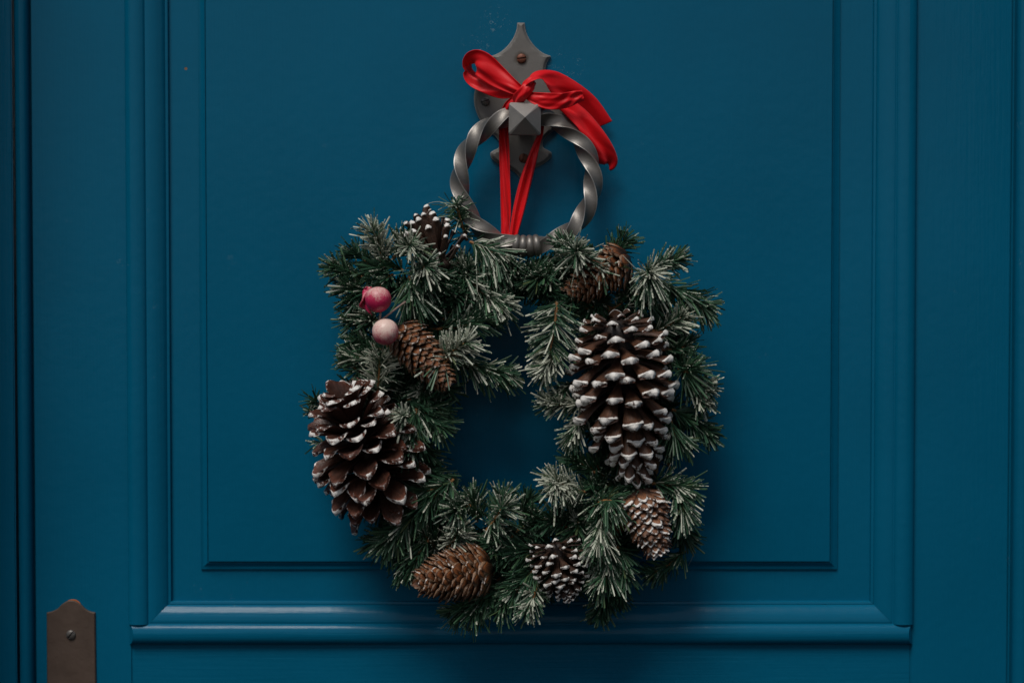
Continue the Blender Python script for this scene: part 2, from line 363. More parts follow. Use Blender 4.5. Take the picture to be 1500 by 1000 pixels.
# ------------------------------------------------------------------ metal fittings
def screw(center, r, dome, slot_deg, mat, parent, name='screw'):
    V, F = [], []; nr, na = 14, 40; c = Vector(center); a0 = R(slot_deg)
    dx, dz = math.cos(a0), math.sin(a0)
    for i in range(nr):
        q = i/(nr-1)
        for j in range(na):
            th = 2*math.pi*j/na; x = r*q*math.cos(th); z = r*q*math.sin(th)
            h = dome*math.sqrt(max(0, 1-q*q*0.97)) + (0.0004 if q < 0.99 else -0.0008)
            off = abs(-dz*x+dx*z)
            if off < r*0.15: h -= dome*0.75
            V.append((c.x+x, c.y-h, c.z+z))
    F = grid_faces(nr, na, True)
    return recalc(obj(name, V, F, mat, parent, smooth=True, sharp=50))
def smooth_curve(pts, n=10, closed=False):
    P_ = [np.array(p, float) for p in pts]; out = []; m = len(P_)
    for i in range(m if closed else m-1):
        p0 = P_[(i-1) % m] if closed or i > 0 else P_[0]; p1 = P_[i]; p2 = P_[(i+1) % m]; p3 = P_[(i+2) % m] if closed or i+2 < m else P_[-1]
        for k in range(n):
            t = k/n; out.append(0.5*((2*p1)+(-p0+p2)*t+(2*p0-5*p1+4*p2-p3)*t*t+(-p0+3*p1-3*p2+p3)*t**3))
    if not closed: out.append(P_[-1])
    return out
def plate_mesh(name, outline, h0, h1, cham, mat, parent):
    """outline: px polygon; a plate with chamfered edge between h0 and h1 mm."""
    pts = [np.array((P(x, y, h1).x, P(x, y, h1).z)) for x, y in outline]; n = len(pts)
    if sum(pts[i][0]*pts[(i+1) % n][1]-pts[(i+1) % n][0]*pts[i][1] for i in range(n)) < 0: pts = pts[::-1]
    ins = []
    for i in range(n):
        a, b, c = pts[i-1], pts[i], pts[(i+1) % n]
        e1 = (b-a)/np.linalg.norm(b-a); e2 = (c-b)/np.linalg.norm(c-b)
        n1 = np.array((-e1[1], e1[0])); n2 = np.array((-e2[1], e2[0])); m = n1+n2; m /= np.linalg.norm(m)
        ins.append(b+m*cham/max(0.45, m.dot(n1)))
    V = [(p[0], -h0*0.001, p[1]) for p in pts]+[(p[0], -(h1*0.6)*0.001, p[1]) for p in pts]+[(p[0], -h1*0.001, p[1]) for p in ins]
    F = []
    for k in range(2):
        for i in range(n): F.append((k*n+i, k*n+(i+1) % n, (k+1)*n+(i+1) % n, (k+1)*n+i))
    bm = bmesh.new(); vs = [bm.verts.new(v) for v in V]
    for f in F: bm.faces.new([vs[i] for i in f])
    fc = bm.faces.new(vs[2*n:]); bmesh.ops.triangulate(bm, faces=[fc], ngon_method='EAR_CLIP')
    bmesh.ops.recalc_face_normals(bm, faces=bm.faces); bm.verts.index_update()
    V = [v.co.copy() for v in bm.verts]; F = [[v.index for v in f.verts] for f in bm.faces]; bm.free()
    return obj(name, V, F, mat, parent, smooth=False)

# door plate, lower left
dp = empty('door_plate', P(105, 1010, 0)); tag(dp, 'brown hammered metal plate with ogee top screwed to the left stile', 'door plate')
half = smooth_curve([(68, 897), (76, 895), (84, 891), (90, 885), (97, 880.5), (104, 879), (111, 880.5), (118, 885), (124, 891), (131, 895), (139, 897)], 5)
out = [tuple(p) for p in half]+[(139.5, 940), (140, 980), (141, 1030), (141.5, 1070), (69, 1070), (68.8, 1030), (68.4, 980), (68.2, 940)]
plate_mesh('plate', out, 0.1, 2.2, 0.0007, M_BROWN, dp)
screw(P(104, 929, 2.2), 0.0037, 0.0016, 50, M_SCREW, dp)
rust = smooth_curve([(98, 881), (104, 877.6), (112, 878.5), (118, 884), (117, 890), (104, 892)], 5, True)
plate_mesh('rust_edge', [tuple(p) for p in rust], 0.05, 0.9, 0.0002, M_RUST, dp)

# knocker
kn = empty('door_knocker', P(763, 260, 0)); tag(kn, 'dark wrought iron knocker with twisted ring, pyramid boss and spiked back plate', 'door knocker')
right = [(768.5, 33), (770, 44), (775, 56), (784, 68), (795, 77), (807, 82)]
right_b = [(807, 82), (801, 92), (799, 104), (801, 115)]
right_c = [(801, 115), (812, 120), (822, 122.5), (829, 123.5)]
right_d = [(829, 123.5), (832, 140), (831, 156), (824, 174), (812, 190), (800, 200)]
right_e = [(800, 200), (795, 208), (796, 216), (803, 220)]
right_f = [(803, 220), (808, 224), (806, 232), (794, 241), (780, 247), (770, 254), (764, 261)]
seq = []
for q in (right, right_b, right_c, right_d, right_e, right_f): seq += [tuple(p) for p in smooth_curve(q, 6)][:-1]
seq.append((764, 261))
def back_plate():
    ys = [p[1] for p in seq]; xs = [p[0]-763.2 for p in seq]
    rows = sorted(set([round(y, 2) for y in ys]+list(np.linspace(33, 261, 150))))
    ol = np.array([(x, y) for x, y in zip(xs, ys)]+[(-x, y) for x, y in zip(xs, ys)][::-1]); ol = np.vstack([ol, ol[:1]])
    def dist(p):
        a_, b_ = ol[:-1], ol[1:]; ab = b_-a_; t = np.clip(((p-a_)*ab).sum(1)/np.maximum((ab**2).sum(1), 1e-9), 0, 1)
        return np.sqrt((((a_+ab*t[:, None])-p)**2).sum(1)).min()
    ss = [-1, -1]+[math.sin(R(x)) for x in range(-84, 85, 7)]+[1, 1]
    V, ed = [], []
    for y in rows:
        w_ = max(0.4, float(np.interp(y, ys, xs)))
        for k, q in enumerate(ss):
            x = w_*q; d = dist(np.array((x, y)))
            h = 0.1 if k in (0, len(ss)-1) else 1.9+2.1*min(1, d/4.4)
            p = P(763.2+x, y, 4.0); V.append((p.x, -h*0.001, p.z)); ed.append(0.8 if (d < 0.8 and h > 1) else 0.0)
    nv = len(ss); n = len(rows)
    F = grid_faces(n, nv)
    p = len(V)
    for r in (0, n-1):                                   # close the two ends down to the door
        base = len(V)
        for k in range(nv): v = V[r*nv+k]; V.append((v[0], -0.0001, v[2]+(0.00005 if r == 0 else -0.00005))); ed.append(0)
        for k in range(nv-1): F.append((r*nv+k, r*nv+k+1, base+k+1, base+k))
    return recalc(obj('back_plate', V, F, M_PLATE, kn, smooth=True, sharp=16, attrs={'edge': ed}))
back = back_plate()
screw(P(764, 86, 4.0), 0.0036, 0.0016, 8, M_RSCREW, kn)
screw(P(711, 149, 4.0), 0.0034, 0.0022, 20, M_SCREW, kn)
screw(P(767, 232, 4.0), 0.0036, 0.0016, 70, M_RSCREW, kn)
screw(P(815, 149, 4.0), 0.0034, 0.0022, -30, M_SCREW, kn)
def boss():
    c = P(769, 173, 40); c.y = 0; hw = 23.6*PX*0.97
    rings = [(0.45, 3.5), (0.45, 28), (0.90, 29.5), (1.0, 30.5), (1.0, 34), (0.985, 35), (0.0, 46)]
    V, F = [], []; oct_ = [(1, -.9), (1, .9), (.9, 1), (-.9, 1), (-1, .9), (-1, -.9), (-.9, -1), (.9, -1)]; m = 8
    for s, h in rings[:-1]:
        for k in range(m):
            rot = R(-0.8)
            x, z = hw*s*oct_[k][0], hw*s*oct_[k][1]
            V.append((c.x+x*math.cos(rot)-z*math.sin(rot), -h*0.001, c.z+x*math.sin(rot)+z*math.cos(rot)))
    F = grid_faces(len(rings)-1, m, True); b = (len(rings)-2)*m
    V.append((c.x, -0.046, c.z)); ap = len(V)-1
    # small flat land before the four facets so their ridges run to the apex
    for k in range(m): F.append((b+k, b+(k+1) % m, ap))
    return obj('boss', V, F, M_BOSS, kn, smooth=False)
recalc(boss())
# ring: square bar twisted, hanging from the boss and leaning out over the wreath
RC = P(771, 264, 30); RR = 97.5*PX*0.978; TILT = R(8)
def ring_pt(a):                                   # a measured from the bottom, growing towards the right of the picture
    v = Vector((math.sin(a)*RR, 0, -math.cos(a)*RR*1.0)); v = Matrix.Rotation(-TILT, 4, 'X') @ v
    rad = (v/RR); nrm = Matrix.Rotation(-TILT, 4, 'X') @ Vector((0, -1, 0))
    return RC+v, rad, nrm
def ring():
    n = 420; hs_ = 9.9*PX; sec = []
    for q in range(4):
        a = R(90*q)
        for (u, v) in ((1, -0.93), (0.955, -0.75), (0.93, 0), (0.955, 0.75), (1, 0.93), (0.99, 0.99)):
            sec.append((u*math.cos(a)-v*math.sin(a), u*math.sin(a)+v*math.cos(a)))
    V = []
    for i in range(n):
        a = 2*math.pi*i/n; c, rad, nrm = ring_pt(a); tw = 2*math.pi*3.4*i/n + R(20)
        for u, v in sec:
            x = u*math.cos(tw)-v*math.sin(tw); y = u*math.sin(tw)+v*math.cos(tw)
            V.append(c+rad*(x*hs_)+nrm*(y*hs_))
    m = len(sec); F = grid_faces(n, m, True)
    for j in range(m): F.append(((n-1)*m+j, (n-1)*m+(j+1) % m, (j+1) % m, j))
    return recalc(obj('twisted_ring', V, F, M_IRON, kn, smooth=True, sharp=30, attrs={'edge': [1.0 if k % 6 in (5, 0, 4) else 0.0 for _ in range(n) for k in range(m)]}))
tr = ring()
def collar():
    n, m = 61, 24; V = []
    for i in range(n):
        q = i/(n-1); a = R(-12+24*q); c, rad, nrm = ring_pt(a)
        r = (13.6+2.6*abs(math.sin(q*math.pi*4))**0.6)*PX
        if i in (0, n-1): r = 8*PX
        for j in range(m):
            th = 2*math.pi*j/m; V.append(c+rad*(r*math.cos(th))+nrm*(r*math.sin(th)))
    return recalc(obj('collar', V, grid_faces(n, m, True), M_IRON, tr, smooth=True, sharp=40))
collar()

# ------------------------------------------------------------------ red ribbon
rb = empty('ribbon_bow', P(765, 175, 20)); tag(rb, 'red satin ribbon bow tied round the knocker boss', 'ribbon')
TOCAM = Vector((0, -1, 0))
def strip(name, pts, wid, ang, pleat=(1.2, 2.2), seed=0, bow=0.0, cut=0.0, parent=None, thick=0.00025):
    """pts (px,py,h) centre line; wid px; ang degrees turning the width from the picture plane into depth."""
    rnd = random.Random(seed); n = 14
    C = smooth_curve([tuple(P(*p)) for p in pts], n)
    W = [float(v[0]) for v in smooth_curve([(x,) for x in wid], n)]; A = [float(v[0]) for v in smooth_curve([(x,) for x in ang], n)]
    nu, nv = len(C), 19; V = []
    ph = rnd.uniform(0, 6); fq = rnd.uniform(2.2, 3.2); dr = rnd.uniform(-1.5, 1.5)
    for i in range(nu):
        c = Vector(C[i]); T = Vector(C[min(i+1, nu-1)]-C[max(i-1, 0)]).normalized()
        lat = T.cross(TOCAM)
        if lat.length < 0.15: lat = Vector((0, 0, 1)).cross(T)
        lat.normalize(); dep = lat.cross(T).normalized()
        if dep.dot(TOCAM) < 0: dep = -dep
        a = R(A[i]); side = lat*math.cos(a)+dep*math.sin(a); nr = dep*math.cos(a)-lat*math.sin(a)
        u = i/(nu-1); w_ = W[i]*PX
        for j in range(nv):
            v = -1+2*j/(nv-1)
            f = pleat[0]*0.001*math.sin(fq*v*1.6+ph+dr*u*2)*(0.6+0.4*math.sin(u*7+ph)) + pleat[1]*0.0001*math.sin(9*v+5*u+ph*2)*min(1, 14/W[i]+0.3)
            cr = abs(math.sin(2.3*v+3.1*u*2+ph*1.7+1.2*math.sin(7*u+ph)))
            f += pleat[0]*0.0010*(0.6-cr) + pleat[0]*0.0005*abs(math.sin(14*u+3*v+ph))*(1-0.4*abs(v)) + bow*0.001*(1-v*v)
            V.append(c+side*(v*w_/2)+nr*f+T*(cut*PX*v*max(0, (u-0.85)/0.15)))
    o = obj(name, V, grid_faces(nu, nv), M_RIB, parent or rb)
    md = o.modifiers.new('thickness', 'SOLIDIFY'); md.thickness = thick; md.offset = 0
    return o
# left loop: up over the plate, round, and back under to the knot
strip('loop', [(770, 137, 29), (752, 128, 31), (728, 112, 27), (708, 96, 25), (696, 89, 20), (687, 94, 14), (686, 104, 11), (694, 115, 13), (710, 123, 18), (732, 131, 23), (750, 134, 27), (768, 138, 28)],
      [11, 20, 32, 37, 33, 28, 26, 27, 27, 25, 19, 10], [0, 8, 14, 18, 44, 75, 60, 35, 14, 8, 5, 0], (1.3, 2.0), 3)
# right loop running over into the broad flat end lying on the door
strip('loop', [(768, 136, 30), (769, 124, 35), (780, 115, 37), (793, 112, 33), (812, 121, 26), (834, 138, 19), (856, 160, 12), (876, 187, 7)],
      [8, 14, 19, 24, 33, 40, 46, 44], [50, 55, 62, 42, 18, 4, 0, -4], (0.8, 1.2), 11, cut=-5)
strip('tail', [(778, 140, 32), (796, 148, 30), (822, 152, 27), (848, 170, 26), (868, 196, 25), (882, 218, 22), (891, 235, 17), (889, 240, 11)],
      [8, 15, 23, 30, 31, 30, 27, 22], [0, 12, 24, 26, 18, 10, 6, 0], (1.6, 2.2), 5)
strip('tail', [(770, 139, 33), (784, 144, 36), (802, 148, 38), (824, 148, 38), (842, 143, 36), (854, 140, 34)],
      [9, 17, 23, 23, 19, 15], [0, -5, -12, -18, -14, -8], (0.8, 1.4), 8)
strip('wrap', [(762, 140, 28), (752, 148, 27), (743, 158, 24), (738, 175, 19), (738, 196, 16), (739, 230, 15), (740, 270, 15), (741, 310, 16), (740, 345, 18), (742, 385, 20)],
      [10, 12, 13, 13, 14, 15, 14, 14, 11, 8], [20, 25, 20, 10, 8, 4, 4, 2, 8, 20], (1.5, 1.8), 21)
strip('wrap', [(776, 140, 28), (786, 150, 27), (793, 163, 24), (795, 180, 19), (790, 198, 16), (781, 228, 15), (771, 262, 15), (762, 298, 16), (752, 345, 18), (747, 385, 20)],
      [10, 11, 11, 9, 7, 13, 17, 17, 12, 8], [20, 25, 10, 20, 40, 14, 4, 2, 10, 20], (1.7, 1.6), 17)
def knot():
    c = P(768, 136, 31); V = []; nu, nv = 22, 28
    for i in range(nu):
        a = math.pi*i/(nu-1)
        for j in range(nv):
            b = 2*math.pi*j/nv
            pl = 1+0.13*abs(math.sin(2.5*b+2.2*math.cos(a)))+0.05*math.sin(9*b+a*3)-0.06
            x, y, z = 8*PX*math.sin(a)*math.cos(b)*pl, 8*PX*math.sin(a)*math.sin(b)*pl, 10*PX*math.cos(a)
            t = R(28); V.append((c.x+x*math.cos(t)+z*math.sin(t), c.y+y, c.z-x*math.sin(t)+z*math.cos(t)))
    k = recalc(obj('knot', V, grid_faces(nu, nv, True), M_RIB, rb))
    strip('knot_band', [(756, 150, 27), (760, 144, 33), (767, 136, 36.5), (774, 128, 36), (779, 121, 30)], [12, 18, 17, 17, 12], [0, 4, 0, -4, 0], (0.9, 1.6), 31, bow=2.0, parent=k)
    return k
knot()

# ------------------------------------------------------------------ wreath
wr = empty('wreath', P(757, 910, 30)); tag(wr, 'frosted pine wreath with pine cones and pink berries hanging on the door', 'wreath')
CX, CY, WR = 757, 620, 208
def ringbase():
    n, m = 160, 12; V = []
    for i in range(n):
        a = 2*math.pi*i/n; c = P(CX+WR*math.sin(a), CY-WR*1.06*math.cos(a), 24)
        rad = Vector((math.sin(a), 0, math.cos(a)))
        for j in range(m):
            th = 2*math.pi*j/m; r = (9+2*math.sin(th*3+a*60))*PX
            V.append(c+rad*(r*math.cos(th))+TOCAM*(r*math.sin(th)))
    F = grid_faces(n, m, True)
    for j in range(m): F.append(((n-1)*m+j, (n-1)*m+(j+1) % m, (j+1) % m, j))
    return recalc(obj('wire_ring', V, F, M_TWIG, wr))
ringbase()
NEEDLES = 0
def sprig(b, t, n=80, nl=38, frost=0.3, flat=0.0, incl=(26, 60), gy=0.12, seed=0, sag=0.0, dark=0.0, tuft=True, wid=2.8):
    """b, t: (px, py, h mm) of the twig's base and tip; nl: needle length px; flat: 1 = feather-like, needles to both sides."""
    global NEEDLES
    rs = np.random.RandomState(seed*13+7); n = int(n*2.05); nl = nl*0.96
    if t[2]-b[2] > 17:          # tips pointing out at the viewer: lean them a little and spread them unevenly
        t = (t[0]+rs.uniform(-22, 22), t[1]+rs.uniform(-20, 22), t[2]-8); incl = (incl[0]-26, incl[1]); nl *= 1.05
    endon = t[2]-b[2] > 13
    if endon: gy += 0.35
    B = np.array(P(*b)); T = np.array(P(*t)); mid = (B+T)/2+np.array((rs.normal(0, 2), rs.normal(0, 2), sag*10+rs.normal(0, 2)))*0.0012
    u = np.concatenate([rs.uniform(0.02, 1.0, n-n//7), rs.uniform(0.93, 1.0, n//7)]) if tuft else rs.uniform(0, 1, n)
    n = len(u); U = u[:, None]
    p0 = (1-U)**2*B+2*U*(1-U)*mid+U**2*T
    ax = 2*(1-U)*(mid-B)+2*U*(T-mid); ax /= np.linalg.norm(ax, axis=1)[:, None]
    ref = np.array((0.0, -1.0, 0.0)); e1 = np.cross(ax, ref); ln = np.linalg.norm(e1, axis=1)[:, None]
    e1 = np.where(ln < 0.2, np.cross(ax, np.array((0.3, 0, 1.0))), e1); e1 /= np.linalg.norm(e1, axis=1)[:, None]
    e2 = np.cross(e1, ax); e2 *= np.sign((e2@ref)[:, None]+1e-9)
    az = rs.uniform(0, 2*np.pi, n)
    if endon: az = rs.uniform(0, 2*np.pi)+rs.normal(0, 1.25, n)
    if flat > 0:
        azf = np.where(rs.rand(n) < 0.5, 0, np.pi)+rs.normal(0, 0.45, n); az = np.where(rs.rand(n) < flat, azf, az)
    # fewer needles on the side turned to the door
    inc = np.radians(rs.uniform(incl[0], incl[1], n)*(1-0.45*np.clip((u-0.85)/0.15, 0, 1)*rs.rand(n)))
    d = np.cos(inc)[:, None]*ax+np.sin(inc)[:, None]*(np.cos(az)[:, None]*e1+np.sin(az)[:, None]*e2)
    d += rs.normal(0, 0.06, (n, 3)); d /= np.linalg.norm(d, axis=1)[:, None]
    l = nl*PX*rs.uniform(0.6, 1.15, n)*np.where(u > 0.9, 0.85, 1)
    behind = p0[:, 1]+d[:, 1]*l; l = np.where(behind > -0.0015, np.maximum(l*0.25, np.abs((-0.0015-p0[:, 1])/np.where(np.abs(d[:, 1]) < 1e-4, 1e-4, d[:, 1]))*0.95), l)
    bend = rs.normal(0, 0.10, (n, 3)); bend[:, 2] -= gy*rs.rand(n)
    bend[:, 1] = np.minimum(bend[:, 1], 0.0)
    s = np.cross(d, rs.normal(0, 1, (n, 3))+np.array((0, 0, 0.01))); s /= np.linalg.norm(s, axis=1)[:, None]
    # flat film needles turn their faces mostly outwards from the twig
    nr = np.cross(s, d)
    wv = wid*PX*rs.uniform(0.75, 1.15, n); th = 0.00028
    rings = []
    for k, (q, ws) in enumerate(((0, 0.55), (0.45, 1.0), (0.97, 0.92), (1.0, 0.55))):
        c = p0+d*(l*q)[:, None]+bend*(l*q*q)[:, None]
        hw = (wv*ws/2)[:, None]
        rings.append(np.stack([c-s*hw, c+nr*th, c+s*hw, c-nr*th], 1))
    V = np.stack(rings, 1).reshape(-1, 3)                    # n * 4 rings * 4
    V[:, 1] = np.minimum(V[:, 1], -0.0012)
    base = np.arange(n)[:, None]*16; F = []
    loc = []
    for k in range(3):
        for j in range(4): loc.append((k*4+j, k*4+(j+1) % 4, (k+1)*4+(j+1) % 4, (k+1)*4+j))
    loc.append((12, 13, 14, 15))
    F = (base[:, None, :]*1+np.array(loc)[None]).reshape(-1, 4)
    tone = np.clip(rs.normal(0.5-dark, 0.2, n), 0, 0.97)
    fn = np.clip(frost*0.95-0.17-(0.10 if endon else 0.0)+rs.normal(0, 0.22, n)+0.22*(-d[:, 1])+0.12*d[:, 2], 0, 1.0)
    fv = np.stack([fn*0.45, fn*0.8, fn*1.05, fn*1.15], 1)
    fv = np.repeat(fv[:, :, None], 4, 2).reshape(-1); tv = np.repeat(tone, 16)
    # twig
    m = 7; k = 12; TV = []
    for i in range(k):
        q = i/(k-1); c = (1-q)**2*B+2*q*(1-q)*mid+q*q*T; a = 2*(1-q)*(mid-B)+2*q*(T-mid); a /= np.linalg.norm(a)
        x = np.cross(a, np.array((0.31, 0.2, 0.93))); x /= np.linalg.norm(x); y = np.cross(a, x)
        for j in range(m):
            r = (2.4-0.9*q)*PX*(1+0.25*math.sin(j*2+i*2.1)); g = 2*math.pi*j/m
            pt = c+x*r*math.cos(g)+y*r*math.sin(g); TV.append(pt)
    tw = obj('pine_sprig', np.array(TV), grid_faces(k, m, True)+[list(range((k-1)*m, k*m))], M_TWIG, wr)
    nd = obj('needles', V, F.tolist(), M_NEEDLE, tw, smooth=False, attrs={'frost': fv, 'tone': tv}); nd['kind'] = 'stuff'
    NEEDLES += n
    return tw
SP = [  # (base, tip, needles, length, frost, extra)
 # ---- upper left
 ((560, 392, 34), (546, 338, 44), 85, 36, .78, {}),
 ((575, 380, 36), (590, 348, 40), 60, 32, .45, {}),
 ((614, 372, 50), (611, 361, 76), 75, 31, .80, dict(incl=(50, 88))),
 ((606, 405, 48), (610, 384, 72), 85, 38, .62, dict(incl=(50, 88))),
 ((545, 410, 36), (492, 393, 40), 90, 34, .32, {}),
 ((552, 424, 34), (508, 422, 40), 85, 36, .30, {}),
 ((556, 448, 32), (516, 446, 34), 70, 34, .25, {}),
 ((556, 470, 32), (518, 470, 36), 80, 34, .30, {}),
 ((560, 402, 30), (520, 372, 30), 60, 34, .15, dict(dark=.2)),
 ((684, 352, 30), (668, 298, 40), 55, 28, .50, dict(incl=(40, 90), gy=.5)),
 ((672, 330, 30), (662, 304, 34), 18, 34, .25, dict(wid=1.2, incl=(50, 100))),
 ((688, 354, 44), (728, 374, 50), 75, 46, .62, dict(flat=.6, gy=.9)),
 ((676, 398, 46), (734, 446, 54), 90, 40, .66, dict(gy=.3)),
 ((604, 418, 44), (648, 408, 46), 75, 38, .22, dict(dark=.15)),
 ((600, 404, 50), (612, 442, 56), 60, 40, .30, dict(gy=.5)),
 ((640, 415, 40), (672, 432, 46), 65, 40, .12, dict(dark=.2)),
 ((700, 392, 40), (744, 402, 44), 70, 36, .30, {}),
 ((640, 482, 44), (712, 466, 52), 105, 38, .32, {}),
 ((648, 470, 40), (668, 432, 46), 70, 42, .16, dict(dark=.1)),
 ((612, 468, 40), (640, 440, 44), 70, 38, .10, dict(dark=.2)),
 ((645, 527, 58), (682, 502, 66), 75, 38, .78, dict(incl=(35, 75))),
 ((664, 518, 46), (738, 547, 50), 130, 38, .45, dict(gy=.3)),
 ((664, 518, 60), (640, 534, 74), 10, 38, .6, dict(gy=.3)),
 ((575, 402, 38), (556, 420, 44), 60, 34, .22, dict(dark=.1)),
 ((590, 396, 38), (548, 396, 42), 70, 34, .2, dict(dark=.1)),
 # ---- left
 ((553, 580, 46), (556, 528, 54), 75, 42, .74, dict(flat=.7, gy=.6)),
 ((566, 546, 40), (512, 522, 46), 95, 34, .45, {}),
 ((570, 520, 40), (520, 500, 42), 75, 32, .30, {}),
 ((588, 622, 52), (585, 604, 76), 60, 24, .78, dict(incl=(50, 90))),
 ((598, 584, 46), (642, 624, 54), 110, 38, .20, {}),
 ((604, 586, 44), (650, 600, 46), 75, 32, .18, {}),
 ((610, 598, 54), (598, 656, 60), 95, 34, .42, dict(gy=.4)),
 ((612, 640, 38), (628, 676, 38), 70, 36, .12, dict(dark=.15)),
 ((616, 680, 36), (640, 700, 38), 70, 36, .12, dict(dark=.2)),
 ((490, 640, 20), (462, 586, 24), 40, 30, .15, {}),
 ((484, 655, 24), (464, 650, 26), 14, 22, .6, {}),
 ((470, 610, 22), (455, 600, 24), 20, 18, .3, {}),
 # ---- lower left
 ((664, 702, 46), (612, 720, 52), 95, 36, .30, {}),
 ((640, 724, 52), (566, 794, 52), 150, 40, .34, dict(gy=.3)),
 ((600, 780, 40), (548, 792, 40), 50, 32, .25, {}),
 ((712, 778, 52), (713, 756, 74), 80, 36, .62, dict(incl=(45, 88))),
 ((690, 740, 46), (668, 748, 56), 75, 38, .45, {}),
 ((655, 800, 44), (654, 784, 64), 70, 32, .72, dict(incl=(50, 92))),
 ((728, 774, 42), (736, 730, 44), 75, 36, .38, {}),
 ((698, 764, 40), (692, 728, 42), 70, 36, .35, {}),
 ((664, 742, 38), (656, 718, 38), 45, 32, .25, {}),
 ((762, 764, 38), (772, 732, 40), 60, 32, .12, dict(dark=.15)),
 ((756, 778, 42), (782, 752, 46), 60, 28, .12, {}),
 ((604, 800, 42), (590, 838, 46), 65, 30, .35, {}),
 ((628, 790, 46), (606, 832, 50), 70, 34, .22, {}),
 ((742, 856, 42), (672, 894, 46), 130, 38, .26, dict(gy=.4)),
 ((716, 866, 42), (694, 896, 50), 60, 34, .35, dict(gy=.4)),
 ((804, 802, 44), (740, 812, 48), 95, 36, .14, dict(dark=.1)),
 ((752, 784, 42), (722, 800, 48), 70, 36, .20, dict(dark=.1)),
 ((792, 822, 46), (752, 870, 54), 95, 36, .26, dict(gy=.3)),
 ((788, 856, 50), (773, 892, 62), 60, 30, .62, {}),
 ((760, 850, 46), (735, 890, 52), 70, 34, .30, {}),
 # ---- lower right
 ((858, 720, 50), (814, 704, 60), 95, 36, .72, {}),
 ((842, 712, 50), (822, 716, 72), 65, 34, .82, dict(incl=(45, 85))),
 ((872, 742, 50), (880, 722, 72), 85, 40, .42, dict(incl=(45, 85))),
 ((872, 692, 42), (836, 672, 46), 70, 32, .16, {}),
 ((884, 754, 56), (876, 796, 66), 90, 36, .64, dict(flat=.5, gy=.4)),
 ((892, 806, 52), (880, 850, 60), 95, 36, .50, dict(gy=.4)),
 ((904, 800, 46), (914, 836, 50), 70, 36, .25, dict(gy=.4)),
 ((892, 848, 38), (880, 894, 40), 85, 34, .12, dict(dark=.2)),
 ((906, 846, 36), (906, 874, 38), 60, 30, .10, dict(dark=.2)),
 ((830, 772, 40), (800, 762, 44), 70, 34, .10, dict(dark=.2)),
 ((848, 764, 44), (838, 786, 48), 60, 34, .3, {}),
 ((956, 708, 48), (1006, 714, 52), 95, 36, .32, {}),
 ((982, 708, 50), (1003, 752, 58), 85, 34, .50, dict(gy=.4)),
 ((990, 752, 36), (1004, 786, 36), 85, 34, .08, dict(dark=.15)),
 ((1004, 806, 34), (958, 838, 38), 75, 30, .22, {}),
 ((950, 720, 48), (930, 712, 52), 50, 34, .22, dict(dark=.1)),
 # ---- right
 ((816, 442, 52), (806, 514, 58), 100, 42, .66, dict(flat=.75, incl=(50, 75))),
 ((822, 516, 48), (798, 542, 58), 85, 32, .82, {}),
 ((856, 588, 44), (806, 590, 52), 85, 32, .78, {}),
 ((856, 606, 44), (838, 640, 50), 80, 30, .72, {}),
 ((840, 560, 40), (822, 575, 46), 50, 30, .5, {}),
 ((994, 540, 46), (1000, 528, 68), 85, 42, .34, dict(incl=(55, 92))),
 ((1002, 556, 48), (1032, 566, 52), 90, 32, .66, {}),
 ((1010, 580, 46), (1028, 590, 50), 55, 30, .62, dict(gy=.4)),
 ((984, 600, 40), (1036, 632, 40), 115, 36, .10, dict(dark=.1)),
 ((982, 612, 50), (998, 644, 52), 70, 36, .42, dict(gy=.5)),
 ((956, 486, 48), (1000, 464, 54), 85, 32, .60, {}),
 ((970, 512, 44), (1006, 502, 48), 75, 32, .30, {}),
 # ---- upper right
 ((962, 410, 48), (1030, 446, 50), 135, 38, .34, dict(gy=.4)),
 ((940, 400, 54), (935, 384, 78), 80, 38, .76, dict(incl=(50, 92), gy=.3)),
 ((946, 398, 46), (990, 380, 46), 85, 32, .42, {}),
 ((880, 384, 34), (914, 354, 34), 70, 34, .14, {}),
 ((858, 388, 52), (884, 398, 58), 16, 32, .5, {}),
 ((850, 388, 50), (852, 374, 74), 80, 38, .66, dict(incl=(50, 90))),
 ((832, 388, 40), (826, 358, 46), 60, 30, .45, {}),
 ((758, 400, 36), (752, 392, 50), 60, 30, .42, {}),
 ((806, 404, 42), (782, 408, 50), 70, 34, .34, {}),
 ((782, 404, 30), (816, 382, 34), 60, 30, .30, {}),
 ((748, 396, 34), (726, 384, 40), 45, 30, .45, {}),
 ((930, 430, 40), (965, 442, 42), 80, 34, .12, dict(dark=.2)),
 ((860, 440, 42), (838, 436, 46), 60, 34, .15, dict(dark=.2)),
 ((790, 420, 38), (826, 428, 40), 70, 34, .10, dict(dark=.2)),
]
for i, (b, t, n, nl, fr, kw) in enumerate(SP): sprig(b, t, n, nl, fr, seed=i, **kw)
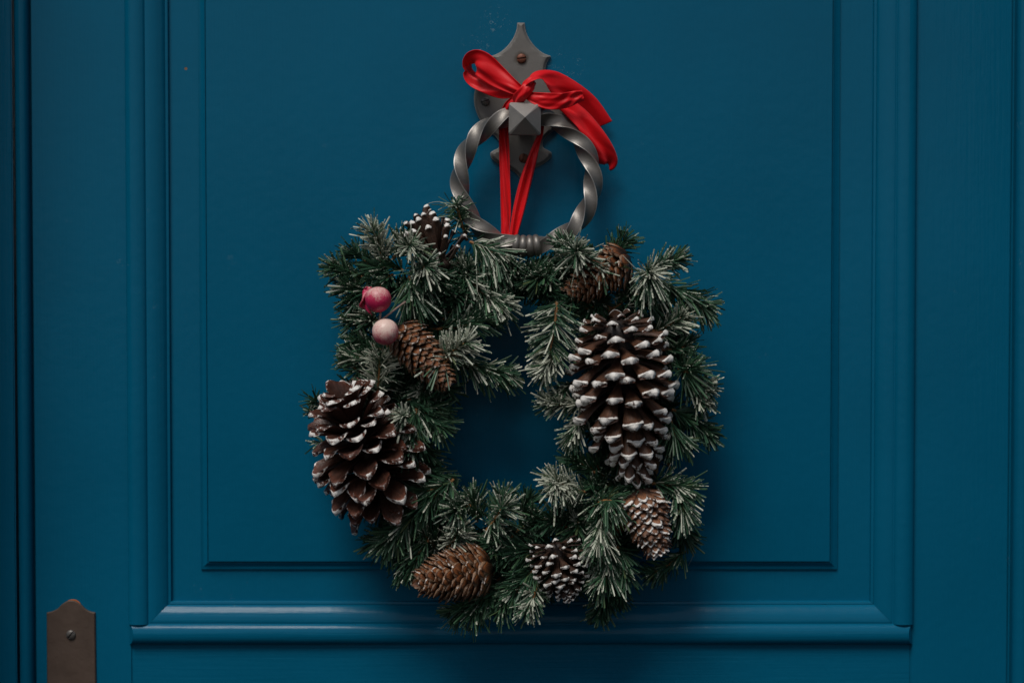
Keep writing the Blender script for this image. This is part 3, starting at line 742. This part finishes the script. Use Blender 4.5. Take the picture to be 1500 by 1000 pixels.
# dark inner branches wound along the ring, behind the tips
rf = random.Random(5)
def inner(a):      # inner and outer outline of the wreath (px from its centre) by clock angle
    ks = [0, 30, 45, 60, 80, 100, 135, 180, 225, 250, 270, 295, 315, 335, 360]
    lo = [175, 150, 130, 110, 85, 85, 120, 128, 138, 115, 110, 70, 120, 150, 175]; hi = [236, 295, 312, 308, 278, 278, 282, 285, 275, 278, 278, 286, 312, 288, 236]
    d = math.degrees(a) % 360
    return np.interp(d, ks, lo), np.interp(d, ks, hi)
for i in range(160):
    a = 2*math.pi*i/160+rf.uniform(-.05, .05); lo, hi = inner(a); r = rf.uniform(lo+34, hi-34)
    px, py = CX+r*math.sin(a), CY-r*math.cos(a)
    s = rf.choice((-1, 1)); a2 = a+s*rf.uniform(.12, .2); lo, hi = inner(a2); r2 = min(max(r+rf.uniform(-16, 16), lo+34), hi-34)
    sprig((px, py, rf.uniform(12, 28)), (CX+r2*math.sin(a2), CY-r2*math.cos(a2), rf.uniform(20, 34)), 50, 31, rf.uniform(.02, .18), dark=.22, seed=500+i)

# shorter green tips between the front sprigs and the inner branches
for i in range(104):
    a = 2*math.pi*i/104+rf.uniform(-.04, .04); lo, hi = inner(a); r = rf.uniform(lo+30, hi-40)
    px, py = CX+r*math.sin(a), CY-r*math.cos(a)
    g = rf.uniform(0, 2*math.pi); ln = rf.uniform(22, 40); qx, qy = px+ln*math.cos(g), py+ln*math.sin(g)
    a2 = math.atan2(qx-CX, CY-qy); lo, hi = inner(a2); r2 = min(max(math.hypot(qx-CX, qy-CY), lo+30), hi-30)
    h = rf.uniform(26, 36)
    sprig((px, py, h), (CX+r2*math.sin(a2), CY-r2*math.cos(a2), h+rf.uniform(4, 12)), 48, 33, rf.choice((.12, .2, .3, .45)), dark=.1, seed=900+i)
# ------------------------------------------------------------------ pine cones
def scale_mesh(name, mat, wfun, tfun, zfun, cup, nu=9, nv=7, umbo=0.0):
    V, F = [], []
    us = [0, 0.2, 0.4, 0.58, 0.74, 0.86, 0.94, 0.985, 1.0][:nu]
    def pt(u, v, sgn):
        w_ = wfun(u); x = u
        if u > 0.8: x = u-(0.16*(u-0.8)/0.2)*v*v                  # rounded end
        z = zfun(u)+cup*v*v*w_+sgn*tfun(u)*(1-0.55*v*v)/2
        if sgn > 0 and umbo: z += umbo*math.exp(-((u-0.93)/0.05)**2-(v/0.35)**2)
        return (x, v*w_/2, z)
    for sgn in (1, -1):
        for u in us:
            for j in range(nv): V.append(pt(u, -1+2*j/(nv-1), sgn))
    k = len(us)*nv
    F += [tuple(f) for f in grid_faces(len(us), nv)]
    F += [tuple(q+k for q in f[::-1]) for f in grid_faces(len(us), nv)]
    for i in range(len(us)-1):
        F.append((i*nv, (i+1)*nv, k+(i+1)*nv, k+i*nv)); F.append((i*nv+nv-1, k+i*nv+nv-1, k+(i+1)*nv+nv-1, (i+1)*nv+nv-1))
    e = (len(us)-1)*nv
    for j in range(nv-1): F.append((e+j, e+j+1, k+e+j+1, k+e+j))
    me = bpy.data.meshes.new(name); me.from_pydata(V, [], F); me.validate(); me.update()
    bm = bmesh.new(); bm.from_mesh(me); bmesh.ops.recalc_face_normals(bm, faces=bm.faces); bm.to_mesh(me); bm.free()
    me.polygons.foreach_set('use_smooth', [True]*len(me.polygons)); me.set_sharp_from_angle(angle=R(60)); me.materials.append(mat)
    return me
def lerp(a, b, t): return a+(b-a)*t
def sst(t): t = max(0, min(1, t)); return t*t*(3-2*t)
W_OPEN = lambda u: lerp(0.22, 0.66, sst(u/0.92)**1.8)*(1 if u < 0.9 else 1-0.25*((u-0.9)/0.1)**2)
T_OPEN = lambda u: lerp(0.07, 0.09, u)+0.095*math.exp(-((u-0.94)/0.07)**2)*(1 if u < 0.97 else 0.8)
Z_OPEN = lambda u: 0.05*math.sin(u*math.pi)-0.10*sst((u-0.7)/0.3)*0
W_SHELL = lambda u: lerp(0.30, 0.80, sst(u/0.8))*(1 if u < 0.85 else 1-0.25*((u-0.85)/0.15)**2)
T_SHELL = lambda u: lerp(0.07, 0.06, u)+0.09*math.exp(-((u-0.96)/0.07)**2)
W_FING = lambda u: lerp(0.22, 0.36, sst(u/0.9))*(1 if u < 0.92 else 0.85)
W_CLOSED = lambda u: lerp(0.5, 0.95, sst(u/0.6))*(1 if u < 0.7 else 1-0.55*((u-0.7)/0.3)**1.6)
T_CLOSED = lambda u: lerp(0.10, 0.035, u)
SM_A = scale_mesh('open_scale', M_CA, W_OPEN, T_OPEN, Z_OPEN, -0.14, umbo=0.03)
SM_B = scale_mesh('shell_scale', M_CB, W_SHELL, T_SHELL, lambda u: -0.06*math.sin(u*math.pi), -0.16, umbo=0.02)
SM_C = scale_mesh('finger_scale', M_CC, W_FING, T_OPEN, Z_OPEN, -0.05, umbo=0.05)
SM_G = scale_mesh('small_open_scale', M_CC, W_OPEN, T_OPEN, Z_OPEN, -0.10, umbo=0.06)
SM_D = scale_mesh('closed_scale', M_CD, W_CLOSED, T_CLOSED, lambda u: 0.14*math.sin(u*math.pi*0.9), -0.12)
SM_H = scale_mesh('frosted_closed_scale', M_CH, W_CLOSED, T_CLOSED, lambda u: 0.10*math.sin(u*math.pi*0.9), -0.20)
def pine_cone(base, tip, mesh, n, rad, core, theta, size, label, seed=0, twist=1, width=1.0, jit=6, pw=1.0):
    """base, tip: (px,py,h); rad(t): outer radius px; core(t): core radius px; theta(t): lean of the scale from the axis, degrees; size(t) scale length px or None to reach rad."""
    rnd = random.Random(seed)
    B, T = P(*base), P(*tip); ax = (T-B); Ln = ax.length; ax.normalize()
    e1 = ax.cross(Vector((0.2, -1, 0.1))).normalized(); e2 = ax.cross(e1)
    V = []; nu, nv = 14, 14
    for i in range(nu):
        t = i/(nu-1); r = core(t)*PX*(1 if 0 < i < nu-1 else 0.3)
        for j in range(nv):
            a = 2*math.pi*j/nv; V.append(B+ax*(Ln*t*0.97)+e1*(r*math.cos(a))+e2*(r*math.sin(a)))
    c = recalc(obj('pine_cone', V, grid_faces(nu, nv, True)+[list(range(nv)), list(range((nu-1)*nv, nu*nv))], M_CORE, wr)); c['label'] = label
    for i in range(n):
        t = ((i+0.5)/n)**pw; a = twist*i*2.399963+rnd.gauss(0, .05)
        er = e1*math.cos(a)+e2*math.sin(a)
        th = R(theta(t)+rnd.gauss(0, jit)); d = er*math.sin(th)+ax*math.cos(th)
        nn = er*math.cos(th)-ax*math.sin(th)
        d = (d+Vector((rnd.gauss(0, .04), rnd.gauss(0, .04), rnd.gauss(0, .04)))).normalized(); y = nn.cross(d).normalized(); nn = d.cross(y)
        root = B+ax*(Ln*t)+er*(core(t)*PX*0.7)
        l = size(t)*PX*rnd.uniform(.88, 1.1)
        if root.y+d.y*l > -0.001: continue
        wd = l*(width(t) if callable(width) else width)*rnd.uniform(.9, 1.1)
        M = Matrix.Translation(root) @ Matrix(((d.x, y.x, nn.x), (d.y, y.y, nn.y), (d.z, y.z, nn.z))).to_4x4() @ Matrix.Diagonal((l, wd, (l+wd)/2, 1))
        inst('scale', mesh, M, c)
    return c
def bump(t, a, m, b, p=0.4):   # a at 0, m at p, b at 1
    return lerp(a, m, math.sin(min(1, t/p)*math.pi/2)) if t < p else lerp(b, m, math.cos((t-p)/(1-p)*math.pi/2)**0.8)
# the two big ones
def steps(t, pts): return float(np.interp(t, [p[0] for p in pts], [p[1] for p in pts]))
pine_cone((901, 466, 64), (926, 664, 56), SM_A, 128, None, lambda t: steps(t, [(0, 22), (.1, 24), (.5, 16), (1, 5)]),
          lambda t: steps(t, [(0, 112), (.06, 96), (.16, 82), (.4, 68), (.65, 46), (.85, 22), (1, 7)]), lambda t: steps(t, [(0, 20), (.05, 34), (.12, 50), (.3, 66), (.5, 70), (.75, 64), (1, 50)]),
          'big open pine cone with white capped scales pointing down', 1, width=lambda t: steps(t, [(0, 1.0), (.1, .78), (.3, .64), (.7, .60), (.9, .45), (1, .34)]), pw=1.25, jit=4)
pine_cone((562, 728, 44), (512, 606, 66), SM_B, 104, None, lambda t: lerp(20, 7, t), lambda t: lerp(122, 92, sst(t/0.4)) if t < .4 else lerp(92, 20, ((t-.4)/.6)**1.5), lambda t: bump(t, 54, 72, 54, .35),
          'big open pine cone with shell-like scales and white rims', 2, width=.56, pw=.95, jit=7)
pine_cone((648, 398, 50), (628, 344, 40), SM_C, 46, None, lambda t: lerp(15, 5, t), lambda t: steps(t, [(0, 60), (.3, 48), (.7, 30), (1, 16)]), lambda t: steps(t, [(0, 20), (.3, 44), (.7, 48), (1, 42)]),
          'small dark pine cone with finger-like white tipped scales', 3, width=.85, jit=7)
pine_cone((811, 794, 58), (829, 860, 62), SM_G, 100, None, lambda t: steps(t, [(0, 18), (.4, 16), (1, 4)]), lambda t: steps(t, [(0, 100), (.2, 74), (.5, 56), (.8, 30), (1, 10)]), lambda t: steps(t, [(0, 22), (.2, 32), (.6, 33), (1, 22)]),
          'small open pine cone with white tipped dark scales', 4, width=.62, pw=1.1, jit=3)
def closed(base, tip, r0, n, mesh, label, seed):
    core = lambda t: r0*bump(t, .45, .62, .10, .38)
    pine_cone(base, tip, mesh, n, None, core, lambda t: lerp(54, 33, t), lambda t: r0*lerp(1.05, .70, t), label, seed, width=.58, jit=1.5)
closed((580, 478, 58), (650, 556, 66), 28, 150, SM_D, 'slim closed brown pine cone below the berries', 5)
closed((922, 376, 44), (842, 426, 48), 29, 150, SM_D, 'slim closed brown pine cone half hidden in needles', 6)
closed((720, 830, 54), (626, 850, 66), 35, 165, SM_D, 'slim closed orange brown pine cone lying on its side', 7)
closed((934, 716, 56), (961, 798, 62), 31, 150, SM_H, 'slim closed pine cone dusted with white', 8)

# ------------------------------------------------------------------ berries
def berry(c, r, frost, seed, label):
    C_ = P(*c); V = []; fr = []; nu, nv = 24, 32; rnd = random.Random(seed); p1, p2 = rnd.uniform(0, 6), rnd.uniform(0, 6)
    for i in range(nu):
        a = math.pi*i/(nu-1)
        for j in range(nv):
            b = 2*math.pi*j/nv; k = 1+0.02*math.sin(2*b+p1)*math.sin(a)+0.012*math.sin(3*a+p2)+0.008*math.sin(5*b+4*a)
            v = Vector((math.sin(a)*math.cos(b), math.sin(a)*math.sin(b), math.cos(a)*0.97))
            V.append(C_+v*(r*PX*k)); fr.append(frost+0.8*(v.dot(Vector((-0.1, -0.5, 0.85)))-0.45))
    o = recalc(obj('berry', V, grid_faces(nu, nv, True), M_BERRY, wr, attrs={'frost': fr})); o['label'] = label; return o
b1 = berry((554, 438.5, 80), 18, .26, 1, 'deep pink berry with a crumpled petal')
b2 = berry((564.5, 486, 82), 18.5, .82, 2, 'pale frosted pink berry')
def petal():  # crumpled leaf behind the berry
    V = []; fr = []; n, m = 14, 9
    for i in range(n):
        u = i/(n-1)
        for j in range(m):
            v = -1+2*j/(m-1); wd = 9*math.sin(math.pi*(0.12+0.8*u))**0.7
            V.append(P(536+4*math.sin(u*6+1)+v*wd*(0.8+.3*math.sin(u*11))+5*u*u, 420+u*40+2*v*math.sin(u*8), 74+3*math.sin(u*9+v*3)+2.5*v*v)); fr.append(.22+.25*math.sin(u*13+v*4))
    o = obj('petal', V, grid_faces(n, m), M_BERRY, b1, attrs={'frost': fr}); md = o.modifiers.new('t', 'SOLIDIFY'); md.thickness = 0.0006; return o
petal()
def wire(name, pts, r, mat, parent):
    C = smooth_curve([tuple(P(*p)) for p in pts], 8); V = []; m = 8
    for i, c in enumerate(C):
        a = Vector(C[min(i+1, len(C)-1)]-C[max(i-1, 0)]).normalized(); x = a.cross(Vector((.3, .9, .2))).normalized(); y = a.cross(x)
        for j in range(m): g = 2*math.pi*j/m; V.append(Vector(c)+x*(r*PX*math.cos(g))+y*(r*PX*math.sin(g)))
    n = len(C); return recalc(obj(name, V, grid_faces(n, m, True)+[list(range(m)), list(range((n-1)*m, n*m))], mat, parent))
def stem_mat():
    m, t, b, N = nodes('berry_stem'); n = N('ShaderNodeTexNoise', Scale=500.0); t.links.new(geo_pos(N), n.inputs['Vector'])
    t.links.new(mixc(t, N, n.outputs[0], (0.12, 0.05, 0.04), (0.40, 0.30, 0.25)), b.inputs['Base Color']); b.inputs['Roughness'].default_value = .6; return m
M_STEM = stem_mat()
wire('berry_stem', [(557, 455, 78), (557, 462, 79), (556, 470, 78)], 1.6, M_STEM, wr)
wire('berry_stem', [(555, 471, 78), (566, 463, 79), (580, 452, 78), (594, 442, 74)], 1.3, M_STEM, wr)
def thread_mat():
    m, t, b, N = nodes('glue_thread'); b.inputs['Base Color'].default_value = (0.35, 0.38, 0.34, 1); b.inputs['Roughness'].default_value = .3; return m
M_THREAD = thread_mat()
for pts in ([(668, 312, 34), (652, 298, 30), (636, 296, 24), (622, 301, 22)], [(1018, 748, 26), (1019, 775, 22), (1015, 812, 16), (1008, 828, 10)], [(740, 560, 44), (748, 568, 40), (751, 567, 38)]):
    wire('glue_thread', pts, 0.45, M_THREAD, wr)
print('needles', NEEDLES, 'objects', len(bpy.data.objects))
